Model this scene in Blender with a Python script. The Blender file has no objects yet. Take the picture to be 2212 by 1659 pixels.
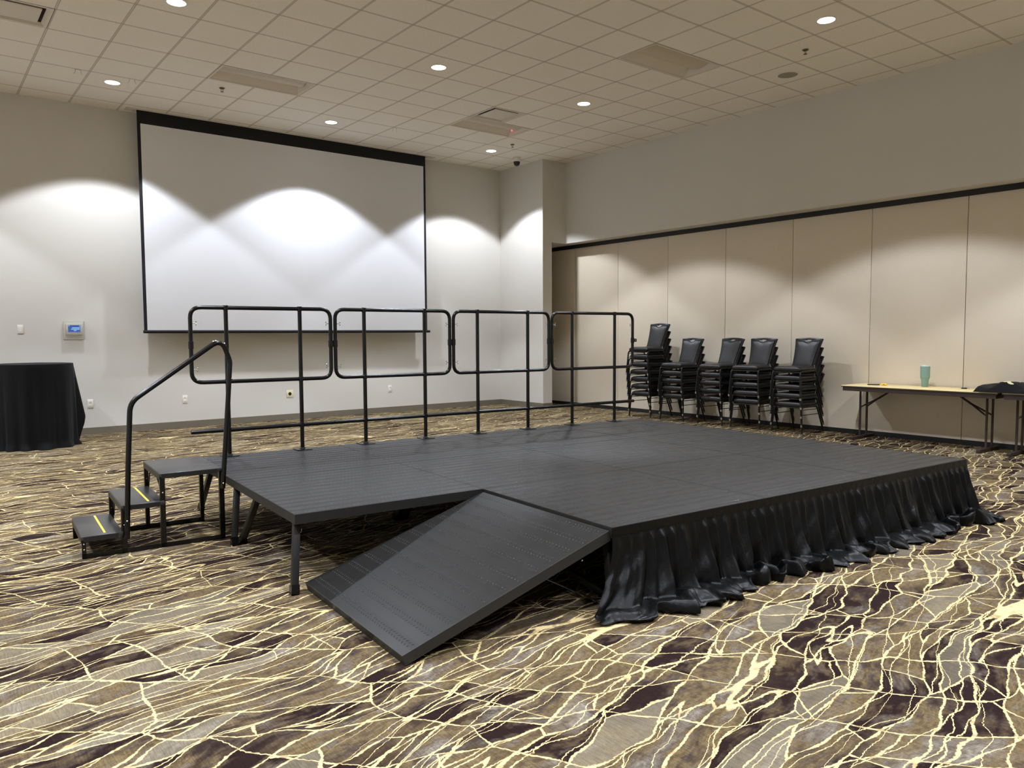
import bpy, bmesh, math, random
from mathutils import Vector, Matrix
from math import sin, cos, pi, radians, sqrt, exp
random.seed(7)
SC = bpy.context.scene
COL = SC.collection

# ------------------------------------------------------------------ measured place
CEIL = 4.690
YB = 12.492            # back wall
XR = 10.079            # bulkhead face over the movable partition
XQ = 10.367            # face of the movable partition
XP, XE, YP = 9.496, 9.722, 11.17   # corner pier
ZS = 3.16              # underside of the bulkhead
XL, YF = -7.2, -8.0    # unseen left and rear walls
T = 0.6096             # ceiling tile
TX, TY = 1.3066, 6.6227
SX, SY, SA, SH = 2.841, 3.933, -0.0636, 0.430   # stage: inner notch corner, rotation, height
P = 1.2192             # stage panel


def st(i, j, z=0.0):
    c, s = cos(SA), sin(SA)
    return Vector((SX + i * c - j * s, SY + i * s + j * c, z))


# ------------------------------------------------------------------ materials
def lin(c):
    return tuple(((v / 255.0) / 12.92 if v / 255.0 <= 0.04045 else ((v / 255.0 + 0.055) / 1.055) ** 2.4) for v in c)


class G:
    """small helper around a material's node tree"""
    def __init__(self, name):
        self.m = bpy.data.materials.new(name)
        self.m.use_nodes = True
        self.t = self.m.node_tree
        self.n = self.t.nodes
        self.p = self.n['Principled BSDF']
        self.out = self.n['Material Output']

    def node(self, typ, **kw):
        nd = self.n.new(typ)
        for k, v in kw.items():
            if hasattr(nd, k):
                setattr(nd, k, v)
        return nd

    def set(self, sock, v):
        if isinstance(v, bpy.types.NodeSocket):
            self.t.links.new(v, sock)
        elif v is not None:
            sock.default_value = v

    def math(self, op, a, b=None, c=None, clamp=False):
        nd = self.n.new('ShaderNodeMath')
        nd.operation = op
        nd.use_clamp = clamp
        self.set(nd.inputs[0], a)
        if b is not None:
            self.set(nd.inputs[1], b)
        if c is not None:
            self.set(nd.inputs[2], c)
        return nd.outputs[0]

    def vmath(self, op, a, b=None, scale=None):
        nd = self.n.new('ShaderNodeVectorMath')
        nd.operation = op
        self.set(nd.inputs[0], a)
        if b is not None:
            self.set(nd.inputs[1], b)
        if scale is not None:
            self.set(nd.inputs['Scale'], scale)
        return nd.outputs[0]

    def coord(self, which='Object'):
        return self.n.new('ShaderNodeTexCoord').outputs[which]

    def mapping(self, v, loc=(0, 0, 0), rot=(0, 0, 0), scale=(1, 1, 1)):
        nd = self.n.new('ShaderNodeMapping')
        self.set(nd.inputs[0], v)
        nd.inputs['Location'].default_value = loc
        nd.inputs['Rotation'].default_value = rot
        nd.inputs['Scale'].default_value = scale
        return nd.outputs[0]

    def noise(self, v, scale, detail=2.0, rough=0.5, out='Fac'):
        nd = self.n.new('ShaderNodeTexNoise')
        self.set(nd.inputs['Vector'], v)
        nd.inputs['Scale'].default_value = scale
        nd.inputs['Detail'].default_value = detail
        nd.inputs['Roughness'].default_value = rough
        return nd.outputs[out]

    def voronoi(self, v, scale, feature='F1', out='Distance', rnd=1.0):
        nd = self.n.new('ShaderNodeTexVoronoi')
        nd.feature = feature
        self.set(nd.inputs['Vector'], v)
        nd.inputs['Scale'].default_value = scale
        nd.inputs['Randomness'].default_value = rnd
        return nd.outputs[out]

    def ramp(self, f, stops, interp='LINEAR'):
        nd = self.n.new('ShaderNodeValToRGB')
        nd.color_ramp.interpolation = interp
        e = nd.color_ramp.elements
        while len(e) < len(stops):
            e.new(0.5)
        for k, (pos, col) in enumerate(stops):
            e[k].position = pos
            e[k].color = (*col, 1) if len(col) == 3 else col
        self.set(nd.inputs[0], f)
        return nd.outputs[0]

    def mix(self, f, a, b, mode='MIX'):
        nd = self.n.new('ShaderNodeMix')
        nd.data_type = 'RGBA'
        nd.blend_type = mode
        self.set(nd.inputs[0], f)
        for s, v in ((nd.inputs[6], a), (nd.inputs[7], b)):
            if isinstance(v, tuple) and len(v) == 3:
                v = (*v, 1)
            self.set(s, v)
        return nd.outputs[2]

    def bump(self, h, strength=0.3, dist=0.002):
        nd = self.n.new('ShaderNodeBump')
        nd.inputs['Strength'].default_value = strength
        nd.inputs['Distance'].default_value = dist
        self.set(nd.inputs['Height'], h)
        self.t.links.new(nd.outputs[0], self.p.inputs['Normal'])

    def rng(self, v, a, b, c=0.0, d=1.0, smooth=False):
        nd = self.n.new('ShaderNodeMapRange')
        if smooth:
            nd.interpolation_type = 'SMOOTHSTEP'
        self.set(nd.inputs[0], v)
        for k, x in enumerate((a, b, c, d)):
            self.set(nd.inputs[1 + k], x)
        return nd.outputs[0]


def pm(name, rgb, rough=0.5, metal=0.0, spec=0.5, var=0.0, vscale=8.0, bump=0.0, bscale=200.0, sheen=0.0, coat=0.0):
    g = G(name)
    c = lin(rgb)
    p = g.p
    p.inputs['Roughness'].default_value = rough
    p.inputs['Metallic'].default_value = metal
    p.inputs['Specular IOR Level'].default_value = spec
    if sheen:
        p.inputs['Sheen Weight'].default_value = sheen
        p.inputs['Sheen Roughness'].default_value = 0.4
    if coat:
        p.inputs['Coat Weight'].default_value = coat
        p.inputs['Coat Roughness'].default_value = 0.15
    co = g.coord()
    if var:
        f = g.noise(co, vscale, 3.0)
        g.set(p.inputs['Base Color'], g.mix(f, tuple(v * (1 - var) for v in c), tuple(min(1, v * (1 + var)) for v in c)))
    else:
        p.inputs['Base Color'].default_value = (*c, 1)
    if bump:
        g.bump(g.noise(co, bscale, 2.0), bump, 0.001)
    return g.m


def emit(name, rgb, strength):
    g = G(name)
    e = g.n.new('ShaderNodeEmission')
    e.inputs[0].default_value = (*lin(rgb), 1)
    e.inputs[1].default_value = strength
    g.t.links.new(e.outputs[0], g.out.inputs[0])
    return g.m


M = {}
M['wall'] = pm('painted_wall', (206, 202, 194), 0.85, spec=0.2, var=0.03, vscale=0.7, bump=0.25, bscale=90)
M['wallbounce'] = pm('pale_bounce_wall', (226, 228, 232), 0.85, spec=0.2)  # unseen walls only; paler than the others to lift bounced light
M['base'] = pm('grey_brown_base', (112, 103, 88), 0.6, var=0.05)
M['soffit'] = pm('soffit_paint', (206, 202, 194), 0.85, spec=0.2)


def mat_panel():
    g = G('partition_fabric')
    co = g.coord()
    weave = g.noise(g.mapping(co, scale=(1, 1, 0.25)), 260, 2.0)
    f = g.noise(co, 1.3, 3)
    a, b = lin((220, 207, 186)), lin((226, 214, 194))
    c = g.mix(f, a, b)
    c = g.mix(g.rng(weave, 0.35, 0.65), g.mix(1.0, c, (0.92, 0.92, 0.92), 'MULTIPLY'), c)
    g.set(g.p.inputs['Base Color'], c)
    g.p.inputs['Roughness'].default_value = 0.9
    g.p.inputs['Specular IOR Level'].default_value = 0.15
    g.bump(weave, 0.25, 0.001)
    return g.m


M['panel'] = mat_panel()
M['blackseal'] = pm('black_seal', (20, 18, 20), 0.6)


def mat_ceiling():
    g = G('ceiling_tile')
    co = g.coord()
    sep = g.node('ShaderNodeSeparateXYZ')
    g.set(sep.inputs[0], co)
    lines = None
    tint = None
    for s, o in ((sep.outputs[0], TX), (sep.outputs[1], TY)):
        u = g.math('DIVIDE', g.math('SUBTRACT', s, o), T)
        fr = g.math('ABSOLUTE', g.math('SUBTRACT', g.math('FRACT', g.math('ADD', u, 100.5)), 0.5))   # 0 on a grid line
        bar = g.rng(fr, 0.012, 0.017, 1.0, 0.0)
        edge = g.math('MULTIPLY', g.rng(fr, 0.011, 0.015, 0.0, 1.0), g.rng(fr, 0.018, 0.024, 1.0, 0.0))
        lines = edge if lines is None else g.math('MAXIMUM', lines, edge)
        tint = bar if tint is None else g.math('MAXIMUM', tint, bar)
    n = g.noise(co, 160, 3, 0.6)
    big = g.noise(co, 0.9, 2)
    c = g.mix(big, lin((234, 227, 217)), lin((240, 234, 226)))
    c = g.mix(g.rng(n, 0.3, 0.5), g.mix(1.0, c, (0.88, 0.88, 0.87), 'MULTIPLY'), c)
    c = g.mix(g.math('MULTIPLY', tint, 0.55), c, lin((186, 175, 158)))
    c = g.mix(g.math('MULTIPLY', lines, 0.72), c, lin((122, 110, 95)))
    g.set(g.p.inputs['Base Color'], c)
    g.p.inputs['Roughness'].default_value = 0.95
    g.p.inputs['Specular IOR Level'].default_value = 0.1
    g.bump(n, 0.3, 0.001)
    return g.m


M['ceiling'] = mat_ceiling()


def mat_carpet():
    g = G('patterned_carpet')
    flat = g.n.new('ShaderNodeVectorMath')
    flat.operation = 'MULTIPLY'
    g.set(flat.inputs[0], g.coord())
    flat.inputs[1].default_value = (1, 1, 0)
    base = flat.outputs[0]
    h = (0.5, 0.5, 0.5)

    def n2(v, scale, detail=1.0, rough=0.5, out='Fac'):
        nd = g.n.new('ShaderNodeTexNoise')
        nd.noise_dimensions = '2D'
        g.set(nd.inputs['Vector'], v)
        nd.inputs['Scale'].default_value = scale
        nd.inputs['Detail'].default_value = detail
        nd.inputs['Roughness'].default_value = rough
        return nd.outputs[out]

    warp = g.vmath('ADD', base, g.vmath('SCALE', g.vmath('SUBTRACT', n2(base, 1.3, 0, out='Color'), h), scale=0.20))
    warp = g.vmath('ADD', warp, g.vmath('SCALE', g.vmath('SUBTRACT', n2(base, 6.0, 0, out='Color'), h), scale=0.045))
    warp = g.vmath('ADD', warp, g.vmath('SCALE', g.vmath('SUBTRACT', n2(base, 60.0, 1, out='Color'), h), scale=0.010))
    flatw = g.vmath('MULTIPLY', warp, (1, 1, 0))

    def cells(deg, sx, sy, off):
        """stretched cells with their long axis turned by deg; returns true distance to the nearest border and a random colour"""
        v = g.mapping(g.mapping(flatw, rot=(0, 0, radians(-deg))), loc=off, scale=(sx, sy, 1))
        o = []
        for ft in ('F1', 'F2'):
            nd = g.n.new('ShaderNodeTexVoronoi')
            nd.voronoi_dimensions = '2D'
            nd.feature = ft
            g.set(nd.inputs['Vector'], v)
            nd.inputs['Scale'].default_value = 1.0
            o.append(nd)
        d1, d2 = o[0].outputs['Distance'], o[1].outputs['Distance']
        dif = g.vmath('MULTIPLY', g.vmath('SUBTRACT', o[1].outputs['Position'], o[0].outputs['Position']), (sx, sy, 0))
        ln = g.n.new('ShaderNodeVectorMath')
        ln.operation = 'LENGTH'
        g.set(ln.inputs[0], dif)
        num = g.math('SUBTRACT', g.math('MULTIPLY', d2, d2), g.math('MULTIPLY', d1, d1))
        dist = g.math('DIVIDE', num, g.math('MULTIPLY', ln.outputs['Value'], 2.0))
        sc = g.n.new('ShaderNodeSeparateColor')
        g.set(sc.inputs[0], o[0].outputs['Color'])
        return dist, sc

    wob = n2(base, 9.0, 1)
    width = g.rng(wob, 0.30, 0.70, 0.0020, 0.0066)

    def stroke(d, k=1.0):
        w = g.math('MULTIPLY', width, k)
        return g.rng(d, g.math('MULTIPLY', w, 0.6), g.math('ADD', w, 0.0012), 1.0, 0.0)

    dA, cA = cells(13, 1.7, 9.0, (0.3, 0.1, 0))
    dB, cB = cells(-40, 1.5, 3.6, (4.3, 7.1, 0))

    def contour(deg, sx, sy, off, lev, w):
        v = g.mapping(g.mapping(flatw, rot=(0, 0, radians(-deg))), loc=off, scale=(sx, sy, 1))
        n = n2(v, 1.0, 0.0)
        return g.rng(g.math('ABSOLUTE', g.math('SUBTRACT', n, lev)), w * 0.6, w, 1.0, 0.0)

    lC = contour(9, 0.55, 6.0, (1, 3, 0), 0.50, 0.0105)
    lE = contour(20, 0.5, 7.5, (11, 5, 0), 0.46, 0.0095)
    zone = g.rng(n2(base, 0.9, 0), 0.40, 0.56, 0.0, 1.0)
    lines = g.math('MAXIMUM', stroke(dA), stroke(dB, 0.9))
    lines = g.math('MAXIMUM', lines, lC)
    lines = g.math('MAXIMUM', lines, g.math('MULTIPLY', zone, lE))

    # ground: brushed patches of olive gold, grey lavender and taupe
    brush = g.mapping(g.mapping(flatw, rot=(0, 0, radians(-10))), scale=(1.0, 2.6, 1))
    f1 = n2(brush, 2.6, 4, 0.68)
    f2 = n2(g.mapping(brush, loc=(5, 2, 0)), 1.5, 2, 0.6)
    streak = n2(g.mapping(base, rot=(0, 0, radians(8)), scale=(170, 16, 1)), 1.0, 1, 0.6)
    fine = n2(base, 300, 1, 0.7)
    ground = g.ramp(f1, [(0.30, lin((74, 62, 58))), (0.42, lin((112, 100, 90))), (0.50, lin((146, 128, 96))), (0.58, lin((138, 128, 118))), (0.70, lin((176, 169, 160)))])
    gold = g.rng(f2, 0.48, 0.62, 0.0, 0.60)
    ground = g.mix(gold, ground, lin((150, 132, 98)))
    patch = n2(brush, 24.0, 3, 0.72)
    ground = g.mix(g.rng(patch, 0.34, 0.62, 0.75, 0.0), ground, g.mix(1.0, ground, (0.52, 0.48, 0.46), 'MULTIPLY'))
    mott = n2(g.mapping(brush, loc=(2, 8, 0)), 4.5, 3, 0.7)
    dk = g.math('MULTIPLY', g.rng(cA.outputs[0], 0.46, 0.52), g.rng(cB.outputs[1], 0.28, 0.34))
    dk = g.math('MULTIPLY', dk, g.rng(mott, 0.34, 0.54, 0.35, 1.0))
    dk2 = g.math('MULTIPLY', g.rng(cB.outputs[0], 0.70, 0.74), g.rng(mott, 0.46, 0.62, 0.0, 0.7))
    dk = g.math('MAXIMUM', dk, dk2)
    c = g.mix(dk, ground, lin((52, 37, 38)))
    pale = g.math('MULTIPLY', g.rng(cA.outputs[1], 0.86, 0.90), 0.5)
    c = g.mix(pale, c, lin((176, 168, 150)))
    c = g.mix(g.rng(streak, 0.30, 0.70, 0.0, 0.55), c, g.mix(1.0, c, (0.50, 0.47, 0.46), 'MULTIPLY'))
    c = g.mix(g.rng(fine, 0.25, 0.75, 0.75, 0.0), c, g.mix(1.0, c, (0.60, 0.58, 0.56), 'MULTIPLY'))
    c = g.mix(1.0, c, (0.72, 0.715, 0.715), 'MULTIPLY')
    lum = g.math('MULTIPLY', lines, g.rng(n2(base, 22, 1), 0.28, 0.44, 0.55, 1.0))
    c = g.mix(lum, c, lin((212, 192, 146)))
    c = g.mix(1.0, c, (0.76, 0.735, 0.66), 'MULTIPLY')
    g.set(g.p.inputs['Base Color'], c)
    g.p.inputs['Roughness'].default_value = 0.97
    g.p.inputs['Specular IOR Level'].default_value = 0.05
    return g.m


M['carpet'] = mat_carpet()


def mat_deck(axis, k=1.0, spec=0.28):
    """dark coated extrusion: bands of punched grip between smooth bands, across the given local axis"""
    g = G('stage_deck_coating')
    co = g.coord()
    sep = g.node('ShaderNodeSeparateXYZ'); g.set(sep.inputs[0], co)
    u = g.math('FRACT', g.math('ADD', g.math('DIVIDE', sep.outputs[axis], 0.1016), 50.25))
    band = g.math('MULTIPLY', g.rng(u, 0.02, 0.10), g.rng(u, 0.44, 0.52, 1.0, 0.0))
    gro = g.math('ABSOLUTE', g.math('SUBTRACT', g.math('FRACT', g.math('MULTIPLY', g.math('DIVIDE', sep.outputs[axis], 0.1016), 12.0)), 0.5))
    n = g.noise(co, 3.0, 3)
    sp = g.noise(co, 420, 2)
    c = g.mix(n, lin((27, 26, 25)), lin((32, 31, 29)))
    c = g.mix(g.math('MULTIPLY', band, 0.55 * k), c, lin((17, 17, 17)))  # grip bands darkened in colour, imitating their weaker gloss
    g.set(g.p.inputs['Base Color'], c)
    g.set(g.p.inputs['Roughness'], g.math('ADD', g.math('MULTIPLY', band, 0.20 * k), g.rng(n, 0.2, 0.8, 0.34, 0.40)))
    g.p.inputs['Specular IOR Level'].default_value = spec
    g.bump(g.math('ADD', g.math('MULTIPLY', sp, 0.25), g.math('MULTIPLY', gro, 0.3)), 0.25, 0.0008)
    return g.m


M['deck'] = mat_deck(1)
M['ramp'] = mat_deck(0, 0.25, 0.19)
M['frame'] = pm('dark_powder_coat', (33, 32, 30), 0.5, spec=0.35, var=0.05)
M['steel'] = pm('black_tube_steel', (6, 6, 6), 0.25, spec=0.38)
M['legsteel'] = pm('satin_black_steel', (22, 21, 20), 0.45, spec=0.4)
M['chrome'] = pm('zinc_hardware', (200, 200, 198), 0.25, metal=1.0)
M['tread'] = pm('tread_coating', (50, 48, 46), 0.33, spec=0.5, var=0.06, bump=0.3, bscale=500)
M['yellow_strip'] = pm('yellow_grip_strip', (240, 200, 50), 0.6)
M['vinyl'] = pm('black_vinyl', (34, 33, 33), 0.40, spec=0.4, bump=0.15, bscale=300)
M['chairmetal'] = pm('black_chair_metal', (9, 9, 9), 0.36, spec=0.4)
M['laminate'] = pm('cream_laminate', (226, 205, 150), 0.5, var=0.03)
M['tbrown'] = pm('brown_table_metal', (48, 34, 28), 0.5, var=0.06)
M['cloth'] = pm('black_table_linen', (12, 12, 12), 0.85, spec=0.15, sheen=0.05, bump=0.2, bscale=700)
M['screenwhite'] = pm('matte_white_screen', (220, 220, 222), 0.8, spec=0.2)
M['screenblack'] = pm('black_screen_border', (25, 25, 29), 0.7, spec=0.3)
M['plate'] = pm('white_wall_plate', (225, 220, 208), 0.4)
M['ivory'] = pm('ivory_wall_plate', (224, 214, 176), 0.45)
M['hole'] = pm('black_insert', (12, 12, 12), 0.5)
M['lampwhite'] = pm('white_trim', (228, 224, 216), 0.5)
M['housing'] = pm('white_fixture_enamel', (214, 206, 194), 0.55, spec=0.4)
M['lens'] = pm('frosted_lens', (196, 184, 168), 0.5)
M['ductshade'] = pm('duct_shade', (20, 19, 18), 0.7)  # near black, paints the shade inside the diffuser recess
M['lamp'] = emit('lit_lamp_lens', (255, 250, 240), 14.0)
M['tumbler'] = pm('sage_green_coating', (128, 158, 146), 0.45, bump=0.1, bscale=600)
M['lid'] = pm('clear_white_lid', (225, 228, 226), 0.2, spec=0.6)
M['gadget'] = pm('black_gadget', (24, 23, 26), 0.3)
M['yellow'] = pm('yellow_plastic', (244, 196, 44), 0.45)
M['tshirt'] = pm('black_knit', (22, 21, 22), 0.9, spec=0.15, sheen=0.1, bump=0.3, bscale=350)
M['print'] = pm('cream_print', (206, 200, 160), 0.8)
M['greymesh'] = pm('grey_grille', (150, 144, 130), 0.8, bump=0.5, bscale=600)
M['brass'] = pm('dull_brass', (110, 96, 78), 0.4, metal=0.8)


def mat_satin():
    g = G('black_satin')
    co = g.coord()
    n = g.noise(g.mapping(co, scale=(1, 1, 0.45)), 20.0, 4, 0.6)
    n2 = g.noise(co, 900, 1)
    g.p.inputs['Base Color'].default_value = (*lin((5, 5, 5)), 1)
    g.p.inputs['Roughness'].default_value = 0.36
    g.p.inputs['Specular IOR Level'].default_value = 0.18
    g.p.inputs['Sheen Weight'].default_value = 0.03
    g.p.inputs['Sheen Roughness'].default_value = 0.3
    g.bump(g.math('ADD', n, g.math('MULTIPLY', n2, 0.02)), 0.5, 0.009)
    return g.m


M['satin'] = mat_satin()


def mat_clear():
    g = G('clear_acrylic')
    tr = g.n.new('ShaderNodeBsdfTransparent')
    tr.inputs[0].default_value = (0.95, 0.95, 0.94, 1)
    gl = g.n.new('ShaderNodeBsdfGlossy')
    gl.inputs['Roughness'].default_value = 0.12
    mx = g.n.new('ShaderNodeMixShader')
    mx.inputs[0].default_value = 0.10
    g.t.links.new(tr.outputs[0], mx.inputs[1])
    g.t.links.new(gl.outputs[0], mx.inputs[2])
    g.t.links.new(mx.outputs[0], g.out.inputs[0])
    return g.m


M['clear'] = mat_clear()
M['lcdblue'] = emit('lit_blue_display', (40, 92, 190), 0.9)
M['lcdtext'] = emit('lit_display_text', (150, 215, 255), 1.3)
M['redled'] = emit('red_indicator', (255, 60, 60), 6.0)


# ------------------------------------------------------------------ mesh helpers
class MB:
    def __init__(self):
        self.bm = bmesh.new()

    def quad(self, pts):
        vs = [self.bm.verts.new(p) for p in pts]
        return self.bm.faces.new(vs)

    def box(self, lo, hi, mat=None):
        (x0, y0, z0), (x1, y1, z1) = lo, hi
        c = [(x0, y0, z0), (x1, y0, z0), (x1, y1, z0), (x0, y1, z0), (x0, y0, z1), (x1, y0, z1), (x1, y1, z1), (x0, y1, z1)]
        if mat is not None:
            c = [mat @ Vector(p) for p in c]
        v = [self.bm.verts.new(p) for p in c]
        for f in ((0, 3, 2, 1), (4, 5, 6, 7), (0, 1, 5, 4), (1, 2, 6, 5), (2, 3, 7, 6), (3, 0, 4, 7)):
            self.bm.faces.new([v[k] for k in f])
        return self

    def prism(self, poly, a, b, axis='y'):
        """closed outline in two axes, extruded along the third"""
        def mk(p, h):
            if axis == 'y':
                return (p[0], h, p[1])
            if axis == 'x':
                return (h, p[0], p[1])
            return (p[0], p[1], h)
        A = [self.bm.verts.new(mk(p, a)) for p in poly]
        B = [self.bm.verts.new(mk(p, b)) for p in poly]
        n = len(poly)
        self.bm.faces.new(A)
        self.bm.faces.new(B[::-1])
        for k in range(n):
            self.bm.faces.new((A[k], B[k], B[(k + 1) % n], A[(k + 1) % n]))
        return self

    def ring(self, c, r, nrm, ref, seg, rx=None):
        u = ref - nrm * ref.dot(nrm)
        u.normalize()
        w = nrm.cross(u)
        rx = rx or r
        return [self.bm.verts.new(c + u * (r * cos(2 * pi * k / seg)) + w * (rx * sin(2 * pi * k / seg))) for k in range(seg)]

    def sweep(self, path, r, seg=10, caps=True, closed=False, square=False):
        pts = [Vector(p) for p in path]
        n = len(pts)
        rad = r if isinstance(r, (list, tuple)) else [r] * n
        tang = []
        for k in range(n):
            if closed:
                d = pts[(k + 1) % n] - pts[k - 1]
            else:
                d = pts[min(k + 1, n - 1)] - pts[max(k - 1, 0)]
            tang.append(d.normalized())
        ref = Vector((0, 0, 1)) if abs(tang[0].z) < 0.9 else Vector((1, 0, 0))
        rings = []
        for k in range(n):
            ref = (ref - tang[k] * ref.dot(tang[k]))
            if ref.length < 1e-6:
                ref = Vector((0.3, 0.5, 0.8))
                ref = ref - tang[k] * ref.dot(tang[k])
            ref.normalize()
            if square:
                w = tang[k].cross(ref)
                rr = rad[k]
                rings.append([self.bm.verts.new(pts[k] + ref * (a * rr) + w * (b * rr)) for a, b in ((1, 1), (-1, 1), (-1, -1), (1, -1))])
            else:
                rings.append(self.ring(pts[k], rad[k], tang[k], ref, seg))
        m = len(rings[0])
        for k in range(n if closed else n - 1):
            A, B = rings[k], rings[(k + 1) % n]
            for q in range(m):
                self.bm.faces.new((A[q], A[(q + 1) % m], B[(q + 1) % m], B[q]))
        if caps and not closed:
            self.bm.faces.new(rings[0][::-1])
            self.bm.faces.new(rings[-1])
        return self

    def cyl(self, a, b, r, seg=12, r2=None):
        return self.sweep([a, b], [r, r2 if r2 is not None else r], seg)

    def lathe(self, prof, c=(0, 0, 0), seg=32, axis='z', hollow=False):
        c = Vector(c)
        rings = []
        for r, h in prof:
            ring = []
            for k in range(seg):
                a = 2 * pi * k / seg
                if axis == 'z':
                    p = Vector((r * cos(a), r * sin(a), h))
                elif axis == 'y':
                    p = Vector((r * cos(a), h, r * sin(a)))
                else:
                    p = Vector((h, r * cos(a), r * sin(a)))
                ring.append(self.bm.verts.new(c + p))
            rings.append(ring)
        for A, B in zip(rings, rings[1:]):
            for k in range(seg):
                self.bm.faces.new((A[k], A[(k + 1) % seg], B[(k + 1) % seg], B[k]))
        if hollow:
            A, B = rings[-1], rings[0]
            for k in range(seg):
                self.bm.faces.new((A[k], A[(k + 1) % seg], B[(k + 1) % seg], B[k]))
        else:
            self.bm.faces.new(rings[0][::-1])
            self.bm.faces.new(rings[-1])
        return self

    def sphere(self, c, r, seg=12, scale=(1, 1, 1)):
        prof = [(max(1e-4, r * sin(pi * k / (seg // 2 + 2))), -r * cos(pi * k / (seg // 2 + 2))) for k in range(seg // 2 + 3)]
        s0 = len(self.bm.verts)
        self.lathe(prof, (0, 0, 0), seg)
        self.bm.verts.ensure_lookup_table()
        for v in list(self.bm.verts)[s0:]:
            v.co = Vector((v.co.x * scale[0], v.co.y * scale[1], v.co.z * scale[2])) + Vector(c)
        return self

    def build(self, name, mat, parent=None, bevel=0.0, smooth=None, seg=2):
        bm = self.bm
        bmesh.ops.recalc_face_normals(bm, faces=bm.faces[:])
        if bevel:
            es = [e for e in bm.edges if len(e.link_faces) == 2 and e.calc_face_angle(0) > 0.6]
            bmesh.ops.bevel(bm, geom=es, offset=bevel, segments=seg, affect='EDGES', profile=0.5, clamp_overlap=True)
        me = bpy.data.meshes.new(name)
        bm.to_mesh(me)
        bm.free()
        me.materials.append(mat)
        ang = 0.7 if smooth is None else smooth
        if ang:
            for pl in me.polygons:
                pl.use_smooth = True
            try:
                me.set_sharp_from_angle(angle=ang)
            except Exception:
                pass
        o = bpy.data.objects.new(name, me)
        COL.objects.link(o)
        if parent is not None:
            o.parent = parent
        return o


def fillet(path, rad, n=6):
    """round the inner corners of a polyline"""
    pts = [Vector(p) for p in path]
    out = [pts[0]]
    for k in range(1, len(pts) - 1):
        r = rad[k - 1] if isinstance(rad, (list, tuple)) else rad
        a, b, c = pts[k - 1], pts[k], pts[k + 1]
        d1, d2 = (a - b).normalized(), (c - b).normalized()
        ang = d1.angle(d2)
        L = min(r / math.tan(ang / 2), (a - b).length * 0.49, (c - b).length * 0.49)
        p0, p1 = b + d1 * L, b + d2 * L
        for q in range(n + 1):
            t = q / n
            out.append(p0 * (1 - t) ** 2 + b * 2 * t * (1 - t) + p1 * t ** 2)
    out.append(pts[-1])
    return out


def tag(o, label, cat, group=None, kind=None):
    o['label'] = label
    o['category'] = cat
    if group:
        o['group'] = group
    if kind:
        o['kind'] = kind
    return o


def thing(name, label, cat, loc=(0, 0, 0), rz=0.0, group=None):
    o = bpy.data.objects.new(name, None)
    o.empty_display_size = 0.1
    COL.objects.link(o)
    o.location = loc
    o.rotation_euler = (0, 0, rz)
    return tag(o, label, cat, group)


def struct(name, mb, mat, label, cat, **kw):
    o = mb.build(name, mat, **kw)
    o['kind'] = 'structure'
    return tag(o, label, cat)


def dup(root, loc, rz, label, group=None):
    r = root.copy()
    COL.objects.link(r)
    r.location = loc
    r.rotation_euler = (0, 0, rz)
    r['label'] = label
    if group:
        r['group'] = group
    for ch in list(root.children):
        c = ch.copy()
        COL.objects.link(c)
        c.parent = r
        for g in list(ch.children):
            d = g.copy()
            COL.objects.link(d)
            d.parent = c
    return r


# ------------------------------------------------------------------ the room
XO = 10.95
struct('floor', MB().box((XL, YF, -0.05), (XO, YB + 0.15, 0.0)), M['carpet'], 'patterned carpet of dark lens shapes and cream veins', 'carpet')

# ceiling: one face per tile, with openings for recessed fixtures
OPEN = set()
TROFF = [(3, 5), (9, -1), (9, 5)]
DIFF = [(9, 4), (-1, 4)]
for j, k in TROFF:
    OPEN |= {(j, k), (j + 1, k)}
for j, k in DIFF:
    OPEN.add((j, k))
mb = MB()
for j in range(-15, 17):
    for k in range(-25, 11):
        if (j, k) in OPEN:
            continue
        x0, x1 = max(XL, TX + T * j), min(XO, TX + T * (j + 1))
        y0, y1 = max(YF, TY + T * k), min(YB + 0.15, TY + T * (k + 1))
        if x1 - x0 < 0.01 or y1 - y0 < 0.01:
            continue
        mb.quad([(x0, y0, CEIL), (x0, y1, CEIL), (x1, y1, CEIL), (x1, y0, CEIL)])
bmesh.ops.remove_doubles(mb.bm, verts=mb.bm.verts[:], dist=1e-4)
struct('ceiling', mb, M['ceiling'], 'suspended ceiling of square beige tiles in a grid', 'ceiling', smooth=0)

struct('wall_back', MB().box((XL, YB, 0), (XP + 0.02, YB + 0.15, CEIL)), M['wall'], 'beige painted end wall behind the projection screen', 'wall', smooth=0)
struct('wall_left', MB().box((XL - 0.15, YF, 0), (XL, YB + 0.15, CEIL)), M['wallbounce'], 'unseen left wall of the room, made pale to lift bounced light', 'wall', smooth=0)
struct('wall_front', MB().box((XL, YF - 0.15, 0), (XO, YF, CEIL)), M['wallbounce'], 'unseen near end wall of the room, made pale to lift bounced light', 'wall', smooth=0)
mb = MB()
mb.box((XP, YP, 0), (XE, YB + 0.15, CEIL))
mb.box((XE, YP, ZS), (XO, YB + 0.15, CEIL))
mb.box((XE, YB, 0), (XO, YB + 0.15, ZS))
struct('wall_corner', mb, M['wall'], 'beige corner pier with a pocket for the movable partition', 'wall', smooth=0)
mb = MB()
mb.box((XR, YF, ZS), (XO, YP, CEIL))
mb.box((XQ + 0.12, YF, 0), (XO, YB, ZS))
struct('wall_right', mb, M['wall'], 'beige bulkhead wall above the movable partition', 'wall', smooth=0)
struct('trim_1', MB().box((XQ - 0.02, YF, 3.088), (XQ + 0.10, YB, ZS)), M['blackseal'], 'black top track of the movable partition', 'track', smooth=0)
mb = MB().box((XL, YB - 0.012, 0), (XP, YB, 0.10))
struct('baseboard_back', mb, M['base'], 'grey brown baseboard along the end wall', 'baseboard', smooth=0)
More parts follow.
